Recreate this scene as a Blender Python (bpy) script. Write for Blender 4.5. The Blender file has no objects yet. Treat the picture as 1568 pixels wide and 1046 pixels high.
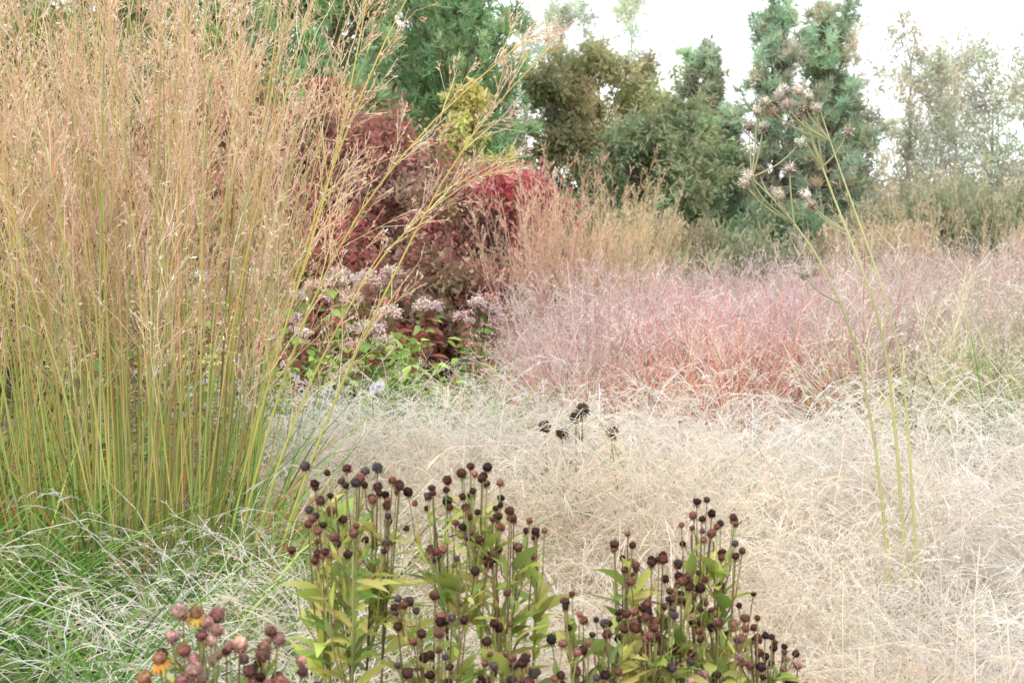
import bpy, math, numpy as np
from mathutils import Vector
rng=np.random.default_rng(11)
U=rng.uniform
def nrm(a): return a/(np.linalg.norm(a,axis=-1,keepdims=True)+1e-9)
def A(*c): return np.array(c,dtype=float)
def pal(cols,n,var=.15):
    cols=np.array(cols,float); i=rng.integers(0,len(cols),n)
    return np.clip(cols[i]*(1+var*rng.standard_normal((n,1)))*(1+.05*rng.standard_normal((n,3))),.003,.92)

class Geo:
    def __init__(s): s.v=[];s.f=[];s.c=[];s.m=[];s.n=0
    def add(s,V,F,C,mat=0):
        s.v.append(V); s.f.append(F+s.n); s.c.append(C); s.m.append(np.full(len(F),mat)); s.n+=len(V)
    def ribbons(s,P,W,C,side=None,mat=0):
        N,K,_=P.shape
        W=np.broadcast_to(np.asarray(W,float),(N,K))
        if side is None:
            T=P[:,-1]-P[:,0]; side=nrm(np.cross(T,rng.standard_normal((N,3))))
        S=side[:,None,:]*W[...,None]*.5
        V=np.stack([P-S,P+S],axis=2).reshape(-1,3)
        C=np.asarray(C,float)
        if C.ndim==1: C=np.broadcast_to(C,(N,3))
        if C.ndim==2: C=np.broadcast_to(C[:,None,:],(N,K,3))
        CC=np.repeat(C.reshape(-1,3),2,axis=0)
        b=((np.arange(N)[:,None]*K+np.arange(K-1)[None,:])*2).reshape(-1)
        s.add(V,np.stack([b,b+1,b+3,b+2],1),CC,mat)
    def tubes(s,P,R,C,sides=4,mat=0):
        N,K,_=P.shape
        R=np.broadcast_to(np.asarray(R,float),(N,K))
        T=nrm(P[:,-1]-P[:,0]); u=nrm(np.cross(T,rng.standard_normal((N,3)))); w=np.cross(T,u)
        a=np.arange(sides)*2*math.pi/sides
        ring=u[:,None,:]*np.cos(a)[None,:,None]+w[:,None,:]*np.sin(a)[None,:,None]
        V=(P[:,:,None,:]+R[:,:,None,None]*ring[:,None,:,:]).reshape(-1,3)
        C=np.asarray(C,float)
        if C.ndim==1: C=np.broadcast_to(C,(N,3))
        if C.ndim==2: C=np.broadcast_to(C[:,None,:],(N,K,3))
        CC=np.repeat(C.reshape(-1,3),sides,axis=0)
        n,k,j=np.meshgrid(np.arange(N),np.arange(K-1),np.arange(sides),indexing='ij')
        j2=(j+1)%sides
        F=np.stack([(n*K+k)*sides+j,(n*K+k)*sides+j2,(n*K+k+1)*sides+j2,(n*K+k+1)*sides+j],-1).reshape(-1,4)
        s.add(V,F,CC,mat)
    def arr(s): return np.concatenate(s.v),np.concatenate(s.f),np.concatenate(s.c),np.concatenate(s.m)
    def mesh(s,name,mats,smooth=False):
        V,F,C,M=s.arr(); F=F.astype(np.int32);M=M.astype(np.int32)
        me=bpy.data.meshes.new(name)
        me.vertices.add(len(V)); me.vertices.foreach_set('co',V.astype(np.float32).ravel())
        me.loops.add(F.size); me.loops.foreach_set('vertex_index',F.ravel())
        me.polygons.add(len(F)); me.polygons.foreach_set('loop_start',np.arange(0,F.size,4,dtype=np.int32))
        me.polygons.foreach_set('material_index',M)
        me.update(calc_edges=True)
        ca=me.color_attributes.new('Col','FLOAT_COLOR','POINT')
        ca.data.foreach_set('color',np.concatenate([C,np.ones((len(C),1))],1).astype(np.float32).ravel())
        for m in mats: me.materials.append(m)
        if smooth: me.polygons.foreach_set('use_smooth',np.ones(len(F),bool))
        return me

scn=bpy.context.scene
def obj(name,me,loc=(0,0,0),rot=0,sc=1,parent=None):
    o=bpy.data.objects.new(name,me); scn.collection.objects.link(o)
    o.location=loc; o.rotation_euler=(0,0,rot)
    o.scale=(sc,sc,sc) if np.isscalar(sc) else sc
    if parent: o.parent=parent
    return o
def empty(name):
    o=bpy.data.objects.new(name,None); scn.collection.objects.link(o); return o
class Field:
    """collects transformed copies of clump templates into one mesh"""
    def __init__(s): s.g=Geo()
    def put(s,tpl,x,y,sc=1,zs=1,var=.1):
        V,F,C,M=tpl; a=U(0,6.283); ca,sa=math.cos(a),math.sin(a)
        W=np.stack([(V[:,0]*ca-V[:,1]*sa)*sc+x,(V[:,0]*sa+V[:,1]*ca)*sc+y,V[:,2]*sc*zs],1)
        s.g.v.append(W); s.g.f.append(F+s.g.n); s.g.c.append(np.clip(C*(1+U(-var,var)),0,.93)); s.g.m.append(M); s.g.n+=len(V)
    def done(s,name,mats): return obj(name,s.g.mesh(name,mats))

# ------------------------------------------------ materials
def plantmat(name,trans=.3,nscale=1.5,lo=.78,hi=1.2,tint=None,tscale=.6,spec=0.0,rnd=.08):
    m=bpy.data.materials.new(name); m.use_nodes=True; nt=m.node_tree; nt.nodes.clear()
    N=nt.nodes.new; L=nt.links.new
    out=N('ShaderNodeOutputMaterial'); at=N('ShaderNodeAttribute'); at.attribute_name='Col'
    geo=N('ShaderNodeNewGeometry'); no=N('ShaderNodeTexNoise'); no.inputs['Scale'].default_value=nscale; no.inputs['Detail'].default_value=2
    L(geo.outputs['Position'],no.inputs['Vector'])
    mr=N('ShaderNodeMapRange'); mr.inputs[1].default_value=.3; mr.inputs[2].default_value=.7; mr.inputs[3].default_value=lo; mr.inputs[4].default_value=hi
    L(no.outputs[0],mr.inputs[0])
    oi=N('ShaderNodeObjectInfo'); m2=N('ShaderNodeMapRange'); m2.inputs[3].default_value=1-rnd; m2.inputs[4].default_value=1+rnd
    L(oi.outputs['Random'],m2.inputs[0])
    mu=N('ShaderNodeMath'); mu.operation='MULTIPLY'; L(mr.outputs[0],mu.inputs[0]); L(m2.outputs[0],mu.inputs[1])
    vm=N('ShaderNodeVectorMath'); vm.operation='SCALE'; L(at.outputs['Color'],vm.inputs[0]); L(mu.outputs[0],vm.inputs['Scale'])
    col=vm.outputs[0]
    if tint is not None:
        n2=N('ShaderNodeTexNoise'); n2.inputs['Scale'].default_value=tscale; n2.inputs['Detail'].default_value=2
        ad=N('ShaderNodeVectorMath'); ad.operation='ADD'; ad.inputs[1].default_value=(13.1,4.7,9); L(geo.outputs['Position'],ad.inputs[0]); L(ad.outputs[0],n2.inputs['Vector'])
        m3=N('ShaderNodeMapRange'); m3.inputs[1].default_value=.42; m3.inputs[2].default_value=.62; L(n2.outputs[0],m3.inputs[0])
        vv=N('ShaderNodeVectorMath'); vv.operation='MULTIPLY'; L(col,vv.inputs[0]); vv.inputs[1].default_value=tint
        mx=N('ShaderNodeMix'); mx.data_type='RGBA'; L(m3.outputs[0],mx.inputs['Factor']); L(col,mx.inputs['A']); L(vv.outputs[0],mx.inputs['B'])
        col=mx.outputs['Result']
    d=N('ShaderNodeBsdfDiffuse'); L(col,d.inputs[0]); sh=d.outputs[0]
    if trans>0:
        t=N('ShaderNodeBsdfTranslucent'); L(col,t.inputs[0]); ms=N('ShaderNodeMixShader'); ms.inputs[0].default_value=trans
        L(sh,ms.inputs[1]); L(t.outputs[0],ms.inputs[2]); sh=ms.outputs[0]
    if spec>0:
        g=N('ShaderNodeBsdfGlossy'); g.inputs['Roughness'].default_value=.45; ms=N('ShaderNodeMixShader'); ms.inputs[0].default_value=spec
        L(sh,ms.inputs[1]); L(g.outputs[0],ms.inputs[2]); sh=ms.outputs[0]
    L(sh,out.inputs[0]); return m
M_straw=plantmat('straw_grass',.36,1.8,.88,1.1,tint=(.96,.88,.78),tscale=.5)
M_pink=plantmat('pink_grass',.3,1.2,.85,1.12,tint=(1.0,1.03,.95),tscale=.45)
M_mol=plantmat('moor_grass',.3,2,.88,1.15)
M_leaf=plantmat('leaf',.35,1.2,.7,1.3,spec=.03)
M_far=plantmat('tree_foliage',.38,.7,.8,1.25)
M_bark=plantmat('bark',0,8,.6,1.3)
M_head=plantmat('seedhead',0,90,.7,1.35,spec=.01)
M_pet=plantmat('petal',.3,20,.9,1.1)

# ------------------------------------------------ generators
def arch(base,az,lean,L,droop,K=6,p=1.5,wob=0.0):
    N=len(base); t=(np.arange(K-1)+.5)/(K-1)
    th=lean[:,None]+droop[:,None]*t[None,:]**p
    if wob: th=th+wob*rng.standard_normal(th.shape)
    a=az[:,None]+(wob*1.5*rng.standard_normal(th.shape) if wob else 0)
    st=(L/(K-1))[:,None]
    D=np.stack([np.sin(th)*np.cos(a),np.sin(th)*np.sin(a),np.cos(th)],-1)*st[...,None]
    return np.concatenate([base[:,None,:],base[:,None,:]+np.cumsum(D,1)],1)
def interp(P,t):
    N,K,_=P.shape; f=np.clip(t,0,.9999)*(K-1); i=f.astype(int); a=(f-i)[...,None]; n=np.arange(N)[:,None]
    A0=P[n,i];B0=P[n,i+1]; return A0*(1-a)+B0*a, nrm(B0-A0)
def branches(P,B,t0,t1,L0,L1,ang,grav,Kb=3,jit=.3,wob=.12):
    N=len(P); t=U(t0,t1,(N,B)); p,T=interp(P,t)
    R=rng.standard_normal(p.shape); perp=nrm(R-(R*T).sum(-1,keepdims=True)*T)
    a=(ang*(1+jit*rng.standard_normal((N,B))))[...,None]
    d=T*np.cos(a)+perp*np.sin(a)
    L=(L0+(L1-L0)*(t-t0)/max(t1-t0,1e-6))*U(.6,1.3,(N,B)); st=(L/(Kb-1))[...,None]
    q=[p]
    for k in range(Kb-1):
        d=nrm(d+A(0,0,-grav)+wob*rng.standard_normal(d.shape)); p=p+d*st; q.append(p)
    return np.stack(q,2).reshape(N*B,Kb,3)
def spikelets(g,P,B,L,W,cols,grav=.3,t0=.3,var=.15,mat=0):
    S=branches(P,B,t0,1,L,L,.6,grav,2); g.ribbons(S,W,pal(cols,len(S),var),mat=mat)
def disc(n,r,z=0):
    a=U(0,2*math.pi,n); q=r*np.sqrt(U(0,1,n)); return np.stack([q*np.cos(a),q*np.sin(a),np.full(n,z)],1),a

def feather_tuft(nst,H,stemc,panc,leafc,nleaf,droop=1.5,nb=14,nsp=3,wf=1.0,wisps=16,wispc=None,leafw=1.0,leafh=1.0,ld=2.2):
    g=Geo(); b,a=disc(nst,.13); az=a+.5*rng.standard_normal(nst)
    P=arch(b,az,U(.02,.45,nst),H*U(.8,1.35,nst),droop*U(.5,1.2,nst),K=8,p=2.4,wob=.07)
    g.ribbons(P,np.linspace(.0024,.0014,8)[None]*wf,pal(stemc,nst,.2))
    B=branches(P,nb,.4,1,.12,.05,.55,.14,4); g.ribbons(B,np.array([.0015,.0014,.0013,.0009])[None]*wf,pal(panc,len(B),.16))
    spikelets(g,B,nsp,.008,.0024*wf,panc,.3,.25,.2)
    if wisps:
        b,a=disc(wisps,.13); W=arch(b,a+.6*rng.standard_normal(wisps),U(.05,.4,wisps),H*U(1.1,1.5,wisps),U(1.9,3.1,wisps),K=11,p=3.2,wob=.05)
        wc=wispc or [(.92,.88,.81),(.91,.84,.75)]
        g.ribbons(W,np.linspace(.0023,.0018,11)[None]*wf,pal(wc,wisps,.1))
        B=branches(W,13,.6,1,.07,.05,.3,.22,4,wob=.05); g.ribbons(B,np.array([.0017,.0022,.002,.001])[None]*wf,pal(wc,len(B),.12))
    b,a=disc(nleaf,.13); 
    Q=arch(b,a+.5*rng.standard_normal(nleaf),U(.1,.6,nleaf),leafh*H*U(.5,.95,nleaf),U(.7,ld,nleaf),K=7,p=1.9,wob=.05)
    g.ribbons(Q,np.array([.0035,.004,.0038,.0034,.0028,.002,.0006])[None]*leafw,pal(leafc,nleaf,.25))
    return g.arr()
def pink_tuft(nst,H,stemc,panc,leafc,nleaf,ang=.7,nb=11,leafh=1.0,leafdroop=1.2,sw=1.0):
    g=Geo(); b,a=disc(nst,.13)
    P=arch(b,a+.4*rng.standard_normal(nst),U(.0,.26,nst),H*U(.72,1.22,nst),U(.05,.55,nst),K=6,wob=.04)
    g.ribbons(P,np.linspace(.005,.0026,6)[None]*sw,pal(stemc,nst,.2))
    B=branches(P,nb,.5,1,.25,.08,ang,.03,3); g.ribbons(B,np.array([.0023,.002,.0014])[None],pal(panc,len(B),.2))
    B2=branches(B,2,.3,1,.08,.05,.7,.02,2); g.ribbons(B2,.0017,pal(panc,len(B2),.2))
    spikelets(g,B2,3,.008,.0036,panc,.2,.3,.25)
    b,a=disc(nleaf,.16)
    Q=arch(b,a+.5*rng.standard_normal(nleaf),U(.03,.32,nleaf),leafh*H*U(.45,.95,nleaf),U(.2,leafdroop,nleaf),K=6,p=2,wob=.05)
    g.ribbons(Q,np.array([.010,.012,.011,.008,.005,.001])[None],pal(leafc,nleaf,.3))
    return g.arr()

STR=[(.92,.80,.68),(.86,.72,.60),(.92,.86,.78),(.89,.78,.69)]
WHT=[(.92,.90,.85),(.92,.87,.80),(.88,.88,.81)]
def scatter(x0f,x1f,y0,y1,sp,cond=None):
    out=[]; y=y0
    while y<y1:
        xa,xb=x0f(y),x1f(y); x=xa
        while x<xb:
            px,py=x+U(-.4,.4)*sp,y+U(-.4,.4)*sp
            if cond is None or cond(px,py): out.append((px,py))
            x+=sp
        y+=sp
    return out

# ------------------------------------------------ ground
def ground():
    m=bpy.data.materials.new('ground_litter'); m.use_nodes=True; nt=m.node_tree; b=nt.nodes['Principled BSDF']
    tc=nt.nodes.new('ShaderNodeNewGeometry'); no=nt.nodes.new('ShaderNodeTexNoise'); no.inputs['Scale'].default_value=6; no.inputs['Detail'].default_value=8
    nt.links.new(tc.outputs['Position'],no.inputs['Vector'])
    r=nt.nodes.new('ShaderNodeValToRGB'); r.color_ramp.elements[0].position=.35; r.color_ramp.elements[0].color=(.12,.09,.06,1); r.color_ramp.elements[1].position=.65; r.color_ramp.elements[1].color=(.34,.29,.2,1)
    nt.links.new(no.outputs[0],r.inputs[0]); nt.links.new(r.outputs[0],b.inputs['Base Color']); b.inputs['Roughness'].default_value=.95
    me=bpy.data.meshes.new('ground'); s=600
    me.from_pydata([(-s,-s,0),(s,-s,0),(s,s,0),(-s,s,0)],[],[(0,1,2,3)]); me.materials.append(m); obj('ground',me)
ground()

# ------------------------------------------------ meadow
LV=STR+[(.66,.61,.42)]
near=[feather_tuft(50,.78,STR,STR+WHT[:2],LV,30,nb=17,wisps=18) for _ in range(5)]
nearw=[feather_tuft(48,.78,WHT,WHT+STR[2:],[(.46,.53,.30),(.76,.70,.58)],44,1.8,wisps=28,nb=16) for _ in range(3)]
farm=[feather_tuft(42,.86,STR,STR+WHT[:2],LV,26,1.3,11,2,1.3,16) for _ in range(4)]
farw=[feather_tuft(40,.86,WHT,WHT+STR[2:],[(.42,.50,.27),(.72,.68,.54)],38,1.6,11,2,1.3,26) for _ in range(3)]
GW=[(.84,.88,.77),(.87,.89,.81),(.88,.88,.83)]
GL=[(.17,.35,.08),(.24,.44,.11),(.11,.25,.06),(.34,.50,.16),(.42,.46,.2)]
green=[feather_tuft(3,.92,[(.50,.64,.32)],GW,GL,230,2.0,9,3,1.15,8,GW,2.4,1.45,1.9) for _ in range(4)]
F=Field(); FG=Field()
def edge(x): return 7.1+.3*math.sin(x*1.7)+.2*math.sin(x*4.1)-.55*math.exp(-((x-.5)/.65)**2)
def isgreen(x,y): return x<-.58-.1*(y-3) and y<4.3 
for (x,y) in scatter(lambda y:-.5*y-.3,lambda y:.45*y+.4,1.9,7.8,.27,lambda x,y:y<edge(x) and not isgreen(x,y) and not (y<2.7 and -0.75<x<.42) and not (x<-.75 and 3.6<y<4.9) and not (x/y<-.175 and y>4.8) and not (x/y>.25 and y>6.4)):
    w=math.sin(x*2.3+y*1.1)+math.sin(y*2.9-x*1.3)+(x>1.2)*.5
    nr=y<4.2; src=(nearw if nr else farw) if w>.4 else (near if nr else farm)
    F.put(src[rng.integers(len(src))],x,y,U(.82,1.12),U(.88,1.1),.13)
F.done('feather_grass_meadow',[M_straw])
for (x,y) in scatter(lambda y:-.5*y-.4,lambda y:-.56,1.9,3.9,.24,lambda x,y:isgreen(x,y) and y<3.8):
    if U()<.18: FG.put(nearw[rng.integers(3)],x,y,U(.85,1.0)); continue
    FG.put(green[rng.integers(4)],x,y,U(.8,1.0)*(.88+.16*(y-2.4)))
for (x,y) in [(-.62,6.9),(-.35,6.7),(-.1,6.9),(.1,6.6),(-.2,6.5),(2.35,6.6),(2.6,6.9),(2.9,6.5),(.5,5.2),(-.95,6.8),(3.3,6.9),(2.0,6.9),(2.2,6.3),(-1.1,6.9),(-.68,3.5),(-.6,3.75)]:
    FG.put((farw if U()<.4 else green)[rng.integers(3)],x,y,U(.9,1.02))
FG.done('green_hair_grass_clump',[M_straw])

# ------------------------------------------------ pink / red switch grass
MAU=[(.71,.55,.56),(.75,.61,.60),(.77,.68,.66),(.65,.51,.53),(.72,.50,.50)]
COR=[(.70,.38,.36),(.75,.48,.44),(.73,.58,.54)]
RED=[(.60,.16,.14),(.66,.24,.20),(.64,.34,.17),(.52,.13,.14),(.40,.38,.17)]
ORG=[(.66,.35,.18),(.60,.30,.17),(.55,.43,.20),(.60,.22,.16)]
TAN=[(.74,.64,.56),(.78,.69,.62),(.66,.57,.48)]
pk=[pink_tuft(36,1.15,[(.64,.30,.30),(.62,.42,.38),(.56,.3,.26)],MAU,RED,75) for _ in range(3)]
cr=[pink_tuft(28,1.10,[(.64,.22,.21),(.64,.32,.25)],COR+MAU,RED,160,leafh=1.08,nb=9,sw=1.2) for _ in range(3)]
og=[pink_tuft(20,1.05,[(.68,.36,.26)],COR+TAN,ORG,150,leafh=1.0,nb=9) for _ in range(2)]
tn=[pink_tuft(34,1.15,[(.64,.54,.40)],TAN,[(.46,.48,.22),(.56,.49,.27),(.38,.42,.19)],80) for _ in range(2)]
gr=[pink_tuft(14,1.0,[(.52,.54,.28)],TAN+MAU[:2],[(.30,.43,.12),(.40,.49,.16),(.50,.53,.25),(.24,.35,.11)],250,leafdroop=2.0,leafh=1.1) for _ in range(2)]
F=Field()
def inpink(x,y):
    if y<edge(x)+.05-(.6 if x/y>.25 else 0) or x<.0+(y-7)*.035: return False
    return y<10.3 or x/y>.07
for (x,y) in scatter(lambda y:-.8,lambda y:.45*y+.8,6.4,14.5,.38,inpink):
    r=x/y
    q=U()
    if r<.0: src=tn if q<.4 else (pk if q<.8 else og)
    elif r<.055: src=gr if (7.2<y<8.6 and q<.4) else (tn if q<.4 else og if (q<.7 and y<8) else pk if q<.85 else cr)
    elif r<.24: src=(cr if q<.45 else pk if q<.88 else og) if y<8.6 else (pk if q<.75 else tn if q<.87 else cr)
    elif r<.27: src=pk if q<.5 else tn
    else: src=gr if y<9.2 else (pk if q<.6 else tn)
    s=U(.78,1.12)*(1.12 if r>.24 else 1.0)*(.93 if y>9.5 else 1)*(1.05 if .08<r<.2 and y<9 else 1); F.put(src[rng.integers(len(src))],x,y,s,var=.18)
F.done('pink_switch_grass_drift',[M_pink])

# ------------------------------------------------ tall moor grass
def molinia(ns,H,detail,spread,colpan,wid=.005,baser=.3,nleaf=500,bw=1.0,green=True):
    g=Geo(); b,a=disc(ns,baser); r=np.linalg.norm(b,axis=1)/baser
    L=H*U(.74,1.1,ns)
    P=arch(b,a+.7*rng.standard_normal(ns),spread*r*U(.3,1.6,ns),L,U(.0,.28,ns),K=9,p=2,wob=.018)
    t=np.linspace(0,1,9)[None,:,None]
    if green:
        c0=pal([(.20,.36,.08),(.28,.43,.10),(.38,.47,.14),(.58,.42,.14)],ns)[:,None,:]; c1=pal([(.58,.63,.21),(.50,.57,.21),(.72,.66,.24),(.70,.56,.26)],ns)[:,None,:]; c2=pal([(.80,.62,.32),(.74,.66,.36)],ns)[:,None,:]
    else:
        c0=pal(colpan,ns)[:,None,:]*.8; c1=c0*1.1; c2=c1
    w1=np.clip((t-.12)/.3,0,1); w2=np.clip((t-.72)/.28,0,1)
    C=c0*(1-w1)+c1*w1; C=C*(1-w2)+c2*w2
    g.tubes(P,(np.linspace(wid,wid*.4,9)*.5)[None]*U(.6,1.2,(ns,1)),C,3)
    nb,n2=detail
    B=branches(P,nb,.54,1,.30,.07,.38,-.02,4,.45); g.ribbons(B,np.array([.0022,.002,.0018,.0013])[None]*bw,pal(colpan,len(B)))
    B2=branches(B,n2,.2,.95,.08,.05,.5,.0,2); g.ribbons(B2,.0016*bw,pal(colpan,len(B2)))
    spikelets(g,B2,2,.011,.0034*bw,colpan,.1,.2,.25)
    if nleaf:
        b,a=disc(nleaf,baser*1.2)
        Q=arch(b,a+.6*rng.standard_normal(nleaf),U(.02,.35,nleaf),U(.5,1.25,nleaf),U(.05,1.8,nleaf),K=7,p=2.4,wob=.03)
        g.ribbons(Q,np.array([.006,.008,.009,.008,.007,.004,.001])[None],pal([(.18,.36,.07),(.26,.45,.11),(.13,.26,.06),(.48,.42,.12),(.60,.34,.12)],nleaf,.25))
    return g
OR=[(.84,.58,.42),(.87,.66,.50),(.80,.62,.44),(.89,.76,.62),(.78,.48,.34)]
g=molinia(185,2.5,(14,4),.15,OR,.0078,.28,1000)
obj('tall_moor_grass',g.mesh('tall_moor_grass',[M_mol]),(-1.10,4.15,0))
g=molinia(140,2.5,(14,4),.2,OR,.0078,.28,600)
obj('tall_moor_grass',g.mesh('tall_moor_grass',[M_mol]),(-1.85,4.5,0))
def curve(pts,K=14):
    pts=np.array(pts,float); d=np.r_[0,np.cumsum(np.linalg.norm(np.diff(pts,axis=0),axis=1))]; s=np.linspace(0,d[-1],K)
    P=np.stack([np.interp(s,d,pts[:,i]) for i in range(3)],1)
    for _ in range(3): P[1:-1]=(P[:-2]+2*P[1:-1]+P[2:])/4
    return P
g=Geo()
LS=[[(-.95,4.0,0),(-.70,4.0,1.05),(-.52,4.0,1.55),(-.24,3.98,1.92),(.02,3.95,2.12)],
    [(-.9,4.0,0),(-.52,4.0,1.12),(-.32,3.95,1.50),(-.15,3.9,1.85),(.0,3.9,2.02),(.1,3.88,2.1)],
    [(-.95,3.95,0),(-.74,3.95,1.0),(-.60,3.95,1.45),(-.48,3.95,1.8),(-.38,3.9,2.3)],
    [(-.98,4.1,0),(-.72,4.1,1.2),(-.55,4.1,1.7),(-.40,4.1,2.1),(-.2,4.1,2.45)],
    [(-.92,4.0,0),(-.66,4.0,1.0),(-.42,4.0,1.5),(-.22,4.0,1.72),(-.02,4.0,1.80)]]
for l in LS:
    P=curve(l,16)[None]; t=np.linspace(0,1,16)[None,:,None]
    C=A(.54,.60,.16)*(1-t)+A(.84,.72,.28)*t
    g.tubes(P,(np.linspace(.011,.0035,16)*.5)[None],C,5)
    B=branches(P,20,.5,1,.34,.08,.45,-.01,5,.35,.06); g.ribbons(B,np.array([.0034,.003,.0026,.002,.0014])[None],pal([(.82,.72,.34),(.84,.64,.42)],20))
    B2=branches(B,7,.2,1,.09,.05,.45,0,2); g.ribbons(B2,.0019,pal(OR,len(B2))); spikelets(g,B2,3,.012,.0038,OR,.1,.2)
obj('tall_moor_grass',g.mesh('leaning_moor_grass',[M_mol]))
SAL=[(.78,.48,.36),(.77,.54,.40),(.80,.62,.48)]
TN2=[(.72,.60,.36),(.76,.66,.44),(.66,.55,.35),(.74,.58,.38)]
fs=[molinia(54,2.2,(14,3),.25,SAL,.011,.2,60,1.9,False).mesh('moor_grass_salmon',[M_mol]) for _ in range(2)]
ft=[molinia(34,2.2,(13,3),.30,TN2,.010,.18,40,1.8,False).mesh('moor_grass_tan',[M_mol]) for _ in range(2)]
fl_=[molinia(20,2.2,(11,3),.30,TN2+SAL[1:],.008,.2,20,1.5,False).mesh('moor_grass_light',[M_mol]) for _ in range(2)]
for src,x,y,s in [(fs,.28,12.2,.98),(fs,.55,13.2,.78),(ft,.85,13.2,1.0),(ft,1.15,13.6,.96),(ft,1.0,12.6,.85),(ft,1.65,14.6,.74),(fl_,3.2,13.4,.9),(fl_,3.75,13.2,1.0),(fl_,4.35,13.4,1.0),(fl_,4.8,12.9,.85),(fl_,5.6,13,1.0)]:
    obj('tall_moor_grass',src[rng.integers(2)],(x,y,0),U(0,6),s)

# ------------------------------------------------ shrubs and trees
def leaves_at(g,p,dr,L,c,K=2,mat=1,wr=.55):
    pts=p[:,None,:]+dr[:,None,:]*(np.linspace(0,1,K)[None,:]*L[:,None])[...,None]
    W=np.array([.25,1,.15] if K==3 else [.8,.5])[None]*(L*wr)[:,None]
    g.ribbons(pts,W,c,mat=mat)
def leafcloud(g,ctr,rad,n,size,cols,mat=1,K=3,flat=.75):
    k=len(ctr); i=rng.integers(0,k,n); d=nrm(rng.standard_normal((n,3)))*(U(0,1,(n,1))**.45)
    p=ctr[i]+d*rad[i][:,None]*A(1,1,flat)
    base=pal(cols,k,.18)[i]; c=base*.5+pal(cols,n,.2)*.5
    leaves_at(g,p,nrm(rng.standard_normal((n,3))+A(0,0,-.3)),size*U(.6,1.35,n),c,K,mat)
def shrub(name,x,y,h,r,cols,n=12000,size=.07,z0=.05,clumps=30,crad=.38,topcols=None,bark=(.14,.1,.08)):
    g=Geo(); k=clumps
    d=nrm(rng.standard_normal((k,3)))*(U(.15,1,(k,1))**.5); c=d*A(r,r,h*(1-z0)/2)+A(0,0,h*(1+z0)/2)
    c[:,2]=np.minimum(c[:,2],h*.93); rad=crad*r*U(.5,1.35,k)
    leafcloud(g,c,rad,int(n*.8),size,cols,1,3)
    P0=disc(k,r*.15)[0]
    t=np.linspace(0,1,5)[None,:,None]; Q=P0[:,None,:]*(1-t)+c[:,None,:]*t; Q[:,1:4]+=.05*r*rng.standard_normal((k,3,3))
    g.tubes(Q,np.linspace(.015,.004,5)[None],A(*bark),4,0)
    B=branches(Q,6,.8,1,crad*r*1.9,crad*r*1.2,.6,-.04,4); g.ribbons(B,.006,A(*bark)*1.2,mat=0)
    p,T=interp(B,U(.2,1,(len(B),12))); p=p.reshape(-1,3);T=T.reshape(-1,3); m=len(p)
    leaves_at(g,p+.02*rng.standard_normal(p.shape),nrm(T+.9*rng.standard_normal(T.shape)),size*U(.6,1.2,m),pal(cols,m,.2),3)
    if topcols:
        s=(c[:,2]>h*.5)&(U(0,1,k)<.7); leafcloud(g,c[s],rad[s]*1.15,n//3,size,topcols,1,3)
    return obj(name,g.mesh(name,[M_bark,M_far]),(x,y,0))
def tree(name,x,y,h,r,cols,nleaf,size,z0=.2,limbs=34,sub=8,trunk=.07,bark=(.2,.17,.14),up=.75,lift=0.06,taper=.75):
    """tapered trunk, limbs, twigs; leaves hang along the twigs"""
    g=Geo(); T=np.zeros((1,9,3)); T[0,:,2]=np.linspace(0,h*.97,9); T[0,1:,:2]+=np.cumsum(.012*h*rng.standard_normal((8,2)),0)*.5
    g.tubes(T,np.linspace(trunk,trunk*.12,9)[None],A(*bark),7,0)
    tt=np.sort(U(z0,.95,(1,limbs))); p,_=interp(T,tt); p=p[0]; f=(tt[0]-z0)/(1-z0)
    prof=np.sin(np.pi*np.clip(.18+.82*f,0,1))**taper*.85+.18
    L=r*prof*U(.65,1.35,limbs)*1.25
    P=arch(p,U(0,6.283,limbs),np.full(limbs,up)+.25*rng.standard_normal(limbs)-.25*f,L,-.25+.3*rng.standard_normal(limbs),K=6,wob=.12)
    g.tubes(P,np.linspace(trunk*.28,trunk*.06,6)[None],A(*bark),4,0)
    B=branches(P,sub,.2,1,.55*r,.3*r,.7,-lift,4,.35,.15); g.ribbons(B,np.array([.016,.012,.009,.006])[None]*trunk/.07,A(*bark)*1.1)
    B2=branches(B,3,.3,1,.22*r,.14*r,.7,.02,3,.35,.15); g.ribbons(B2,.007*trunk/.07,A(*bark)*1.1)
    per=max(1,nleaf//len(B2)); q,D=interp(B2,U(.05,1,(len(B2),per))); q=q.reshape(-1,3);D=D.reshape(-1,3); m=len(q)
    base=np.repeat(pal(cols,limbs,.16),sub*3*per,0)
    leaves_at(g,q+.045*r*rng.standard_normal(q.shape),nrm(D*.4+rng.standard_normal(D.shape)+A(0,0,-.4)),size*U(.6,1.3,m),base*.5+pal(cols,m,.2)*.5,2)
    return obj(name,g.mesh(name,[M_bark,M_far]),(x,y,0))
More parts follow.
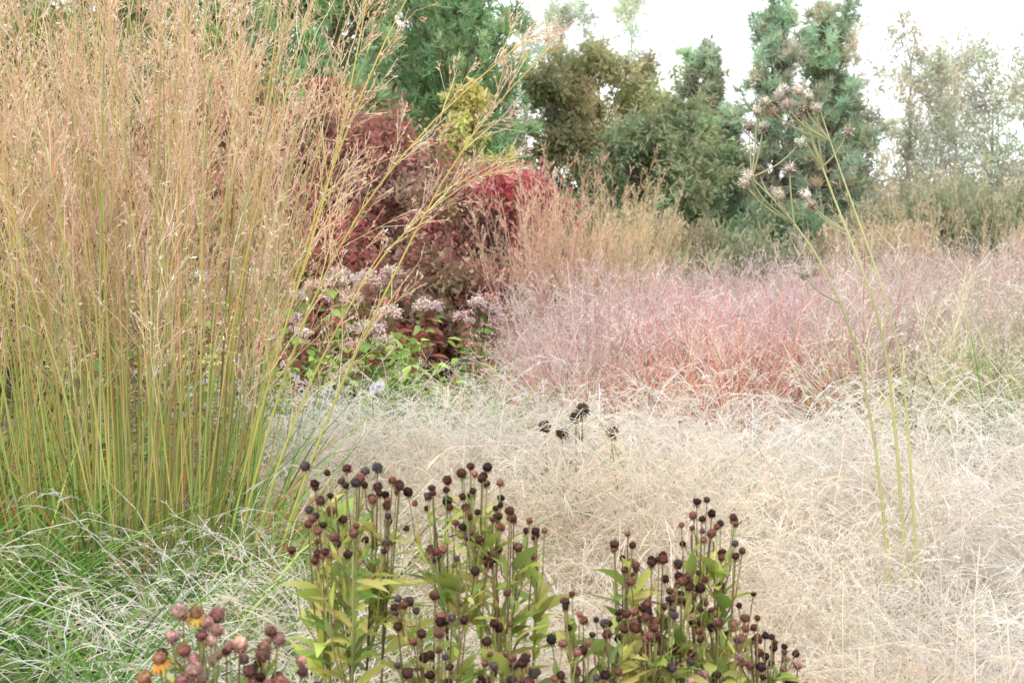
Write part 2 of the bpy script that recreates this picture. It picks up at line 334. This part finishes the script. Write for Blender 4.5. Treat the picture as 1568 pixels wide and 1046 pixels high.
def pine(name,x,y,h,r,cols,tufts=2200,z0=.12,full=.22):
    g=Geo(); T=np.zeros((1,8,3)); T[0,:,2]=np.linspace(0,h,8); T[0,1:,:2]+=.04*rng.standard_normal((7,2))
    g.tubes(T,np.linspace(.13,.02,8)[None],A(.22,.18,.14),7,0)
    nw=int(h/.40); zz=[]
    for w in range(nw):
        z=z0*h+(h*.98-z0*h)*(w/nw); nb=rng.integers(4,8)
        for b in range(nb): zz.append((z+U(-.14,.14),U(0,6.28)))
    zz=np.array(zz); n=len(zz); f=(h-zz[:,0])/(h*(1-z0))
    L=r*(np.minimum(1,full+f**.55))*U(.4,1.25,n)
    base=np.zeros((n,3)); base[:,2]=zz[:,0]
    P=arch(base,zz[:,1],np.full(n,1.15)-.5*(1-f),L,-.55*np.ones(n),K=6,wob=.1)
    g.tubes(P,np.linspace(.03,.008,6)[None],A(.22,.18,.14),3,0)
    sb=branches(P,7,.3,1,.5*r/1.6,.22,.8,-.1,3); g.ribbons(sb,.01,A(.22,.18,.14))
    per=max(2,tufts//len(sb)); 
    TP,TT=interp(sb,U(.2,1,(len(sb),per))); TP=TP.reshape(-1,3)+.05*rng.standard_normal((len(sb)*per,3)); TT=TT.reshape(-1,3); m=len(TP); nn=11
    base=np.repeat(TP,nn,0); dirs=nrm(np.repeat(TT,nn,0)*.6+.8*rng.standard_normal((m*nn,3))+A(0,0,.35))
    LL=U(.11,.22,m*nn)
    pts=np.stack([base,base+dirs*LL[:,None]],1)
    lim=pal(cols,n,.18)
    cc=np.repeat(np.repeat(lim,7*per,0)*.5+pal(cols,m,.15)*.5,nn,0)
    g.ribbons(pts,np.array([.026,.012])[None],cc,mat=1)
    return obj(name,g.mesh(name,[M_bark,M_far]),(x,y,0))
PG=[(.35,.54,.29),(.42,.60,.34),(.29,.45,.25),(.50,.62,.33)]  # distant tree colours from here on are lightened: haze put into the albedo
PB=[(.44,.58,.42),(.50,.63,.47),(.38,.51,.37),(.66,.56,.42)]
for x,y,h,r in [(-1.0,25,9.5,1.75),(-2.9,24,9.0,1.8),(-5.0,25,9.5,1.9),(-7.2,25,10,2.0),(-4.0,28,11,2.2),(-1.9,29,10,2.0),(-9.5,26,10,2.2)]:
    pine('pine_tree',x,y,h,r,PG,4000,.06)
for x,y,h,r in [(4.15,32,5.5,.95),(5.75,31,6.6,1.2),(6.95,31.3,6.3,1.25),(7.7,34,5.0,1.1),(5.0,34,4.6,1.0),(4.2,36,4.4,1.2)]:
    pine('pine_tree',x,y,h,r,PB,3000,.03,.34)
OLV=[(.46,.47,.24),(.52,.48,.26),(.38,.43,.22),(.56,.47,.28)]
DGR=[(.28,.37,.21),(.34,.42,.25),(.40,.42,.24)]
tree('olive_autumn_tree',1.9,29,4.8,1.5,OLV,16000,.10,.08,36,8,up=.8)
tree('olive_autumn_tree',.8,28,4.2,1.1,OLV+DGR,13000,.10,.08,36,8,up=.7)
tree('olive_autumn_tree',2.9,31,4.3,1.2,DGR+OLV[:1],15000,.10,.05,36,8,up=.8)
tree('olive_autumn_tree',3.7,30,3.6,1.3,DGR,15000,.10,.05,36,8,up=.9)
tree('olive_autumn_tree',2.6,27,3.2,1.2,DGR,13000,.10,.05,36,8,up=.9)
tree('yellow_autumn_tree',-.55,21,3.75,.6,[(.72,.68,.26),(.56,.62,.24),(.74,.68,.3)],8000,.09,.15,26,7)
LT=[(.66,.76,.64),(.60,.70,.56),(.74,.74,.60)]
for x,y,h,r in [(1.2,38,7.5,1.0),(2.0,39,8.0,1.0),(2.9,38,8.0,1.0),(3.6,39,6.4,.9),(.4,40,7.6,1.1)]:
    tree('birch_tree',x,y,h,r,LT,4800,.08,.3,28,7,.05,(.6,.58,.54),.42,.12,.6)
RT=[(.58,.66,.50),(.68,.66,.52),(.76,.64,.50),(.54,.64,.52)]
for x,y,h,r in [(8.3,30,5.7,1.1),(9.2,31,5.0,1.1),(9.9,29,4.9,1.1),(10.9,30,5.1,1.2),(8.0,33,6.4,1.0),(11.9,30,5.5,1.3),(13.4,31,6,1.5),(10.4,34,5.9,1.3),(15,31,6,1.6)]:
    tree('sparse_autumn_tree',x,y,h,r,RT,5000,.085,.08,32,8,.06,(.46,.43,.4),.6,.08,.6)
# shrubs
BUR=[(.36,.16,.13),(.40,.20,.16),(.28,.21,.13),(.42,.14,.13),(.29,.26,.13)]
BRN=[(.44,.32,.26),(.50,.37,.31),(.36,.30,.21),(.50,.33,.28)]
GRN=[(.21,.30,.11),(.28,.36,.14),(.36,.33,.15),(.46,.33,.15)]
REDT=[(.58,.14,.14),(.46,.18,.16),(.54,.16,.16)]
shrub('burgundy_shrub',-1.95,15.5,3.1,1.15,BUR+BRN[:1],15000,.075,clumps=34,topcols=[(.50,.18,.17),(.40,.2,.18)])
shrub('burgundy_shrub',-3.0,13.2,2.6,1.1,BUR,13000,.075,clumps=34)
shrub('burgundy_shrub',-1.25,12.4,1.65,.85,BUR,9000,.07,clumps=24,topcols=REDT)
shrub('burgundy_shrub',-.5,12.2,1.4,.6,BUR+BRN,6000,.07,clumps=20)
shrub('smoke_bush',-.95,14.5,2.5,1.0,BRN+BUR[:2],14000,.06,clumps=34)
shrub('smoke_bush',-.3,14.9,1.9,.75,BRN+[(.32,.32,.14)],11000,.06,clumps=28)
shrub('smoke_bush',.35,16,1.6,.7,BRN,8000,.06,clumps=26)
shrub('red_spindle_bush',-.2,14.9,2.3,.75,[(.64,.14,.18),(.68,.24,.26),(.56,.16,.16),(.62,.3,.26)],5600,.065,.5,28,.32)
shrub('red_spindle_bush',-2.2,17,3.6,.9,[(.58,.14,.14),(.42,.22,.14),(.3,.28,.13),(.26,.30,.13)],11000,.07,.2,28)
for x,y,h,r,c in [(-3.1,15,3.4,1.2,GRN+BUR),(-4.6,13.6,3.8,1.3,GRN),(-6.2,14,4.2,1.5,GRN+BRN),(-3.9,16,4.3,1.3,GRN),(-2.4,11.5,1.8,.85,GRN+BUR[:2])]:
    shrub('autumn_shrub',x,y,h,r,c,15000,.08,.03,36,.4)
# hedge mass (instanced)
hm=[]
for cols in ([(.24,.34,.19),(.30,.39,.22),(.20,.29,.17)],[(.52,.43,.28),(.44,.41,.25),(.54,.42,.32)],[(.34,.40,.26),(.44,.44,.30),(.38,.36,.24)]):
    g=Geo(); k=34; d=nrm(rng.standard_normal((k,3)))*(U(.1,1,(k,1))**.5); c=d*A(1,1,.48)+A(0,0,.5)
    leafcloud(g,c,.30*U(.6,1.4,k),11000,.055,cols,1,2,.6); P0=disc(k,.2)[0]; t=np.linspace(0,1,4)[None,:,None]
    g.tubes(P0[:,None,:]*(1-t)+c[:,None,:]*t,.012,A(.14,.1,.08),3,0); hm.append(g.mesh('hedge_mass',[M_bark,M_far]))
par=empty('distant_hedgerow')
for x in np.arange(-14,17,.9):
    obj('shrub',hm[0 if x<6.5 else 2],(x+U(-.3,.3),26+U(-1,1),0),U(0,6),(1.3,1.3,2.4*U(.7,1.15)),par)
for x in np.arange(-22,26,1.3):
    obj('shrub',hm[0 if U()<.5 else 2],(x+U(-.3,.3),42+U(-2,2),0),U(0,6),(1.8,1.8,(3.6 if x>0 else 8)*U(.75,1.15)),par)
par=empty('golden_shrub_border')
for x in np.arange(.9,9.5,.55):
    obj('shrub',hm[1 if U()<.5 else 2],(x,17.5+U(-.8,.8),0),U(0,6),(.7,.7,1.6*U(.7,1.2)),par)

# ------------------------------------------------ joe pye weed
def dome_heads(g,centers,rad,cols,n=260):
    for c in centers:
        rr=rad*U(.6,1.2)
        d=nrm(rng.standard_normal((n,3))); d[:,2]=np.abs(d[:,2])*.45; p=c+d*rr*U(.6,1.1,(n,1))+A(0,0,.012)*rng.standard_normal((n,1))
        e=p+nrm(d+.5*rng.standard_normal((n,3)))*.014
        g.ribbons(np.stack([p,e],1),np.array([.006,.009])[None],pal(cols,1,.1)*U(.7,1.2,(n,1)),mat=1)
        st=np.repeat(np.stack([c-A(0,0,.13),c],0)[None],24,0).copy(); st[:,1]=p[:24]; g.ribbons(st,.003,A(.3,.18,.12))
def leafset(g,P,n,t0,t1,L,W,cols,ang=1.1,grav=.22,mat=0,K=5):
    B=branches(P,n,t0,t1,L,L*.55,ang,grav,K,.2)
    T=nrm(B[:,1]-B[:,0]); side=nrm(np.cross(T,A(0,0,1)+.35*rng.standard_normal(T.shape)))
    prof=np.array([.15,.85,1,.6,.05]) if K==5 else np.ones(K)
    g.ribbons(B,prof[None]*W*U(.7,1.2,(len(B),1)),pal(cols,len(B),.2),side,mat)
for x0,y0,sc in [(-1.45,8.4,1.02),(-1.1,8.8,.98),(-.72,8.6,.9),(-1.3,9.4,1.08),(-.75,9.5,1.0),(-1.75,9.2,1.05),(-.42,9.2,.88),(-1.0,8.2,.85)]:
    g=Geo(); n=9; b,a=disc(n,.22)
    P=arch(b,a,U(.02,.22,n),U(.95,1.38,n)*sc,U(0,.1,n),K=7)
    g.tubes(P,np.linspace(.007,.004,7)[None],pal([(.34,.16,.12),(.28,.28,.1)],n),4)
    leafset(g,P,28,.2,.97,.2,.06,[(.20,.32,.08),(.28,.42,.10),(.38,.50,.15),(.48,.14,.12),(.38,.15,.12)])
    hs_=np.sort(P[:,-1,2])[3]; dome_heads(g,P[P[:,-1,2]>=hs_,-1],.075,[(.78,.65,.60),(.82,.74,.70),(.70,.54,.50),(.56,.38,.35)])
    obj('joe_pye_weed',g.mesh('joe_pye_weed',[M_leaf,M_head]),(x0,y0,0))
g=Geo(); n=130; b=np.stack([U(-1.5,-.25,n),U(7.4,8.2,n),np.zeros(n)],1)
P=arch(b,U(0,6.28,n),U(0,.25,n),U(.65,1.06,n),U(0,.3,n),K=6)
g.tubes(P,np.linspace(.004,.002,6)[None],A(.28,.32,.1),3)
leafset(g,P,22,.2,1,.12,.042,[(.30,.46,.09),(.40,.56,.12),(.22,.38,.08),(.48,.58,.16)])
n=260; b=np.stack([U(-3.9,-1.15,n),U(5.2,7.6,n),np.zeros(n)],1); b=b[b[:,0]/b[:,1]<-.185]; n=len(b)
P=arch(b,U(0,6.28,n),U(0,.25,n),U(.75,1.35,n),U(0,.3,n),K=6)
g.tubes(P,np.linspace(.005,.002,6)[None],pal([(.28,.32,.1),(.4,.24,.14)],n),3)
leafset(g,P,24,.15,1,.13,.042,[(.16,.28,.07),(.22,.36,.09),(.14,.22,.07),(.42,.44,.12),(.55,.50,.12),(.40,.22,.12)])
obj('green_perennial_border',g.mesh('green_perennials',[M_leaf]))
# ------------------------------------------------ asters
g=Geo(); n=40; b=np.stack([U(-1.35,-.95,n),U(5.5,6.2,n),np.zeros(n)],1)
P=arch(b,U(0,6.28,n),U(0,.25,n),U(.85,1.2,n),U(0,.5,n),K=6)
g.tubes(P,np.linspace(.003,.0015,6)[None],A(.25,.28,.13),3)
leafset(g,P,14,.2,1,.06,.014,[(.2,.3,.09),(.28,.34,.12)])
extra=curve([(-.6,6.4,0),(-.62,6.3,.5),(-.61,6.2,.93)],6)[None]; g.tubes(extra,.002,A(.2,.22,.1),3)
def daisies(g,ctr,R,np_,col,eye,mat=1,drop=0.):
    for c in ctr:
        u=nrm(rng.standard_normal(3)*.4+A(0,-.5,.8)); v=nrm(np.cross(u,A(1,.2,0))); w=np.cross(u,v)
        a=np.arange(np_)*2*math.pi/np_+U(0,1); d=v*np.cos(a)[:,None]+w*np.sin(a)[:,None]
        pts=c+d[:,None,:]*(np.array([.2,.65,1.])*R)[None,:,None]-u*(np.array([0,.1,.45])*R*drop)[None,:,None]
        g.ribbons(pts,np.array([.25,.42,.2])[None]*R*9/np_*1.2,pal(col,np_,.08),nrm(np.cross(d,u)),mat)
        e=c+d*R*.2; e0=c+d*0.01*R+u*R*.12
        g.ribbons(np.stack([e,e0],1),R*.25,A(*eye),nrm(np.cross(d,u)),mat)
fl=branches(P,4,.72,1,.1,.06,.6,0,3); g.ribbons(fl,.002,A(.3,.3,.16)); 
daisies(g,list(fl[:,-1])[:150],.014,14,[(.64,.57,.74),(.68,.62,.76)],(.5,.42,.2))
daisies(g,[extra[0,-1],extra[0,-1]+A(.03,0,.01)],.03,20,[(.76,.72,.86)],(.6,.5,.3))
obj('aster_plant',g.mesh('aster',[M_leaf,M_pet]))

# ------------------------------------------------ seedheads
def head_template(nr=11,ns=14,spike=.1):
    th=np.linspace(.12,math.pi*.93,nr); ph=np.arange(ns)*2*math.pi/ns
    T,Pp=np.meshgrid(th,ph,indexing='ij'); Pp=Pp+(np.arange(nr)%2)[:,None]*math.pi/ns
    r=1+spike*((np.arange(nr)%2)[:,None]*2-1)*np.where(np.arange(ns)%2==0,1,-1)[None,:]
    V=np.stack([r*np.sin(T)*np.cos(Pp),r*np.sin(T)*np.sin(Pp),r*np.cos(T)*.88],-1).reshape(-1,3)
    i,j=np.meshgrid(np.arange(nr-1),np.arange(ns),indexing='ij'); j2=(j+1)%ns
    F=np.stack([i*ns+j,(i+1)*ns+j,(i+1)*ns+j2,i*ns+j2],-1).reshape(-1,4)
    return V,F
HV,HF=head_template()
def heads(g,ctr,dirs,R,cols,ruff=True,mat=1,ruffc=(.20,.12,.07),hairs=40,hl=.28):
    n=len(ctr); c=pal(cols,n,.2)
    for i in range(n):
        u=nrm(dirs[i]+.35*rng.standard_normal(3)); v=nrm(np.cross(u,A(.3,1,.1))); w=np.cross(u,v); r=R[i]
        V=HV*(1+.07*rng.standard_normal((len(HV),1))); V=ctr[i]+r*(V[:,:1]*v+V[:,1:2]*w+V[:,2:]*u*U(.8,1.15))
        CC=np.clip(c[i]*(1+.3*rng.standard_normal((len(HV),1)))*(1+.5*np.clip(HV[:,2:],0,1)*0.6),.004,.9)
        g.add(V,HF,CC,mat)
        d=nrm(rng.standard_normal((hairs,3))); s=ctr[i]+d*r*.9; g.ribbons(np.stack([s,s+d*r*hl],1),np.array([r*.16,r*.06])[None],c[i]*U(.8,2.4,(hairs,1)),mat=mat)
        if ruff:
            k=9; a=np.arange(k)*2*math.pi/k; d=v*np.cos(a)[:,None]+w*np.sin(a)[:,None]; b=ctr[i]-u*r*.8
            pts=np.stack([b+d*r*.2,b+d*r*.8-u*r*.15,b+d*r*1.1-u*r*U(.3,.9,(k,1))],1)
            g.ribbons(pts,np.array([.3,.35,.08])[None]*r,A(*ruffc)*U(.6,1.5,(k,1)),nrm(np.cross(d,u)),mat)
DK=[(.050,.023,.018),(.08,.034,.026),(.13,.055,.04),(.038,.021,.019),(.20,.09,.07),(.065,.048,.052)]
PKH=[(.32,.17,.15),(.38,.22,.19),(.22,.10,.09),(.11,.05,.045)]
LFY=[(.42,.47,.12),(.52,.55,.15),(.30,.41,.10),(.60,.55,.18),(.25,.35,.10)]
def helenium(stems,R,cols,leafc=LFY,stemc=[(.38,.40,.16),(.45,.40,.17),(.28,.18,.11)],nl=44,mult=1.45):
    g=Geo(); bx=np.mean([s[0] for s in stems]); by=np.mean([s[1] for s in stems])
    for (x,y,z,sp,nh) in stems:
        x+=U(-.008,.008); z-=.012
        b=A(bx+(x-bx)*.25+U(-.03,.03),by+(y-by)*.4+U(-.03,.03),0); node=A(x+U(-.015,.015),y,z-.12-sp*.5)
        mid=(b+node)/2+A(U(-.04,.04),U(-.02,.02),0); P=curve([b,mid,node,A(x,y,z-.05)],10)[None]
        g.tubes(P,np.linspace(.0042,.0018,10)[None],pal(stemc,1),5)
        leafset(g,P,nl,.3,.98,.13,.023,leafc,.85,.16)
        nh=int(nh*mult); a=U(0,6.28,nh); q=sp*1.2*np.sqrt(U(0,1,nh)); 
        tips=np.stack([x+q*np.cos(a),y+q*np.sin(a)*.9,z+U(-.05,.02,nh)-.35*q],1)
        t0=U(.76,.99,(1,nh)); st=interp(P,t0)[0][0]
        m=(st+tips)/2+np.stack([(tips[:,0]-st[:,0])*.28,(tips[:,1]-st[:,1])*.28,-U(.0,.02,nh)],1)
        Q=np.stack([st,(st+m)/2+A(0,0,-.003),m,(m+tips)/2+A(0,0,.002),tips],1)
        g.tubes(Q,np.linspace(.0016,.0011,5)[None],pal(stemc,nh),4)
        leafset(g,Q,3,.1,.6,.055,.010,leafc,.7,.05)
        dr=nrm(tips-m+A(0,0,.02)); heads(g,tips+dr*R*.6,dr,R*U(.62,1.12,nh),cols)
    return g
def hel(stems,R=.0073,cols=DK,**k): obj('helenium_plant',helenium(stems,R,cols,**k).mesh('helenium_plant',[M_leaf,M_head],False))
hel([(-.285,2.3,1.235,.05,9),(-.225,2.32,1.225,.045,8),(-.30,2.25,1.165,.05,8),(-.255,2.2,1.16,.05,9),(-.20,2.3,1.19,.03,4)])
hel([(-.12,2.3,1.195,.045,8),(-.065,2.3,1.225,.05,10),(-.03,2.25,1.185,.045,9),(-.09,2.22,1.15,.05,9),(.0,2.28,1.14,.035,6),(.05,2.3,1.12,.02,3)])
hel([(-.145,2.15,1.075,.04,8),(-.11,2.1,1.02,.04,5),(-.13,2.1,.965,.05,7)])
hel([(-.04,2.1,.955,.05,9),(.02,2.1,1.0,.05,9),(.0,2.15,1.05,.035,4),(.06,2.12,.98,.04,5)])
hel([(.10,2.2,1.03,.045,8),(.16,2.2,1.015,.05,9),(.13,2.15,.965,.06,9)])
hel([(.19,2.3,1.11,.035,5),(.225,2.3,1.075,.05,12),(.27,2.28,1.05,.05,11),(.22,2.2,1.02,.05,9),(.26,2.25,.985,.05,9)])
hel([(.305,2.4,1.15,.04,6),(.345,2.4,1.14,.045,7),(.37,2.4,1.06,.05,6)])
hel([(.33,2.3,1.0,.05,10),(.39,2.3,.99,.05,8),(.43,2.3,.955,.05,8),(.45,2.3,.915,.04,6),(.33,2.2,.94,.05,6)],cols=DK+PKH[:1])
hel([(-.43,1.85,1.10,.05,11),(-.38,1.85,1.07,.05,11),(-.44,1.8,1.03,.05,9),(-.39,1.8,1.01,.05,8),(-.33,1.85,1.09,.035,6)],R=.0094,cols=PKH,mult=1.3)
hel([(-.30,1.85,1.045,.045,9),(-.335,1.85,1.0,.045,8),(-.285,1.85,1.0,.035,6)],R=.009,cols=PKH,mult=1.3)
g=Geo()
for c in [(-.455,1.80,1.055),(-.475,1.80,1.03),(-.42,1.86,1.10)]:
    c=A(*c); st=curve([A(c[0]+.03,c[1]+.03,0),A(c[0]+.02,c[1]+.01,c[2]-.2),c],8)[None]; g.tubes(st,.0016,A(.28,.33,.1),4,0)
    daisies(g,[c+A(0,0,-.004)],.014,11,[(.80,.44,.10),(.74,.34,.10),(.80,.54,.14)],(.3,.15,.05),2,1.6)
    heads(g,c[None],A(0,-.3,1)[None],np.array([.0092]),[(.36,.19,.11)],False)
obj('orange_helenium_flower',g.mesh('orange_helenium',[M_leaf,M_head,M_pet]))

# echinacea seedheads
g=Geo(); E=[(.12,5.2,.895),(.185,5.2,.875),(.235,5.2,.93),(.262,5.25,.955),(.37,5.2,.875)]
for e in E:
    e=A(*e); st=curve([A(e[0]*.6+.1,e[1],0),A(e[0]*.8+.05,e[1],e[2]*.5),e],8)[None]; g.tubes(st,np.linspace(.004,.0025,8)[None],A(.3,.26,.16),5,0)
    leafset(g,st,8,.4,.92,.09,.02,[(.34,.32,.18),(.2,.16,.1)])
    heads(g,e[None],A(U(-.3,.3),0,1)[None],np.array([.020]),[(.055,.038,.028)],True,hairs=260,hl=.4)
obj('echinacea_seedheads',g.mesh('echinacea',[M_leaf,M_head]))

# tall leaning stem with grey seedheads
g=Geo()
S1=curve([(1.16,4.0,0),(1.14,4.0,.45),(1.10,4.0,.93),(1.05,4.0,1.35),(.965,4.0,1.55),(.88,4.0,1.75),(.80,4.0,1.97)],22)
S2=curve([(1.13,4.03,0),(1.09,4.03,.6),(1.04,4.03,1.0),(.98,4.03,1.3),(.87,4.02,1.55),(.76,4.0,1.68),(.67,4.0,1.76)],22)
S3=curve([(1.18,3.97,0),(1.15,3.97,.6),(1.12,3.97,1.0),(1.09,3.97,1.3),(1.0,3.97,1.55),(.90,3.97,1.80),(.85,3.97,1.95)],22)
for S,w in ((S1,.0072),(S2,.0062),(S3,.0058)):
    t=np.linspace(0,1,22)[None,:,None]; g.tubes(S[None],np.linspace(w,w*.35,22)[None],A(.74,.76,.28)*(1-t)+A(.60,.60,.36)*t,6)
    leafset(g,S[None],9,.25,.8,.10,.009,[(.72,.74,.40),(.64,.64,.4)],.4,.06)
H=[(.74,1.985),(.765,2.005),(.79,2.0),(.82,1.98),(.70,1.965),(.775,1.96),(.81,1.95),(.67,1.905),(.70,1.90),(.925,1.885),(.80,1.855),(.775,1.785),(.70,1.78),(.655,1.765),(.66,1.745),(.74,1.71),(.83,1.715),(.835,1.685),(.82,1.49),(.74,1.72),(.84,1.95),(.755,1.96),(.73,1.94),(.79,1.93),(.685,1.945)]
allS=np.concatenate([S1,S2,S3])
for hx,hz in H:
    e=A(hx,4.0+U(-.06,.06),hz); cand=allS[(allS[:,2]<hz-.07)]; k=np.argmin(np.abs(np.linalg.norm(cand-e,axis=1)-.16)+ .5*np.linalg.norm(cand-e,axis=1)); s=cand[k]
    q=curve([s,(s+e)/2+A((e[0]-s[0])*.15,0,-.01),e],7)[None]; g.tubes(q,np.linspace(.003,.002,7)[None],A(.50,.50,.30),4)
    dr=e-s; heads(g,e[None],(nrm(dr)+A(0,0,.2))[None],np.array([.0135*U(.85,1.2)]),[(.38,.34,.28),(.28,.24,.19),(.48,.45,.38)],True,1,(.22,.17,.13),120)
    m=34; u=nrm(dr); d=nrm(u+.9*rng.standard_normal((m,3))); g.ribbons(np.stack([np.repeat(e[None],m,0),e+d*.023],1),np.array([.004,.001])[None],pal([(.66,.64,.56),(.40,.36,.3)],m),mat=1)
obj('ironweed_seedhead_stem',g.mesh('ironweed',[M_leaf,M_head]))

# ------------------------------------------------ light, sky, camera
w=bpy.data.worlds.new('World'); scn.world=w; w.use_nodes=True; nt=w.node_tree; bg=nt.nodes['Background']
sky=nt.nodes.new('ShaderNodeTexSky'); sky.sky_type='NISHITA'; sky.sun_disc=False
EL=math.radians(42); RZ=math.radians(-150)
sky.sun_elevation=EL; sky.sun_rotation=RZ
hs=nt.nodes.new('ShaderNodeHueSaturation'); hs.inputs['Saturation'].default_value=.25; nt.links.new(sky.outputs[0],hs.inputs['Color'])
mx=nt.nodes.new('ShaderNodeMix'); mx.data_type='RGBA'; mx.inputs['Factor'].default_value=.85; nt.links.new(hs.outputs[0],mx.inputs['A']); mx.inputs['B'].default_value=(13.0,13.1,13.3,1)
nt.links.new(mx.outputs['Result'],bg.inputs['Color']); bg.inputs['Strength'].default_value=.15
sd=bpy.data.lights.new('sun','SUN'); sd.energy=1.4; sd.angle=math.radians(14); sd.color=(1,.96,.91)
so=bpy.data.objects.new('sun',sd); scn.collection.objects.link(so)
dirv=Vector((math.sin(RZ)*math.cos(EL),math.cos(RZ)*math.cos(EL),math.sin(EL)))
so.rotation_euler=dirv.to_track_quat('Z','Y').to_euler()
cd=bpy.data.cameras.new('camera'); co=bpy.data.objects.new('camera',cd); scn.collection.objects.link(co)
co.location=(0,0,1.6); co.rotation_euler=(math.radians(90-4.28),0,0); cd.lens=50; cd.sensor_width=36; cd.clip_end=2000; cd.clip_start=.05
cd.dof.use_dof=True; cd.dof.focus_distance=4.0; cd.dof.aperture_fstop=10
scn.camera=co
scn.view_settings.view_transform='Standard'; scn.view_settings.look='None'; scn.view_settings.exposure=0
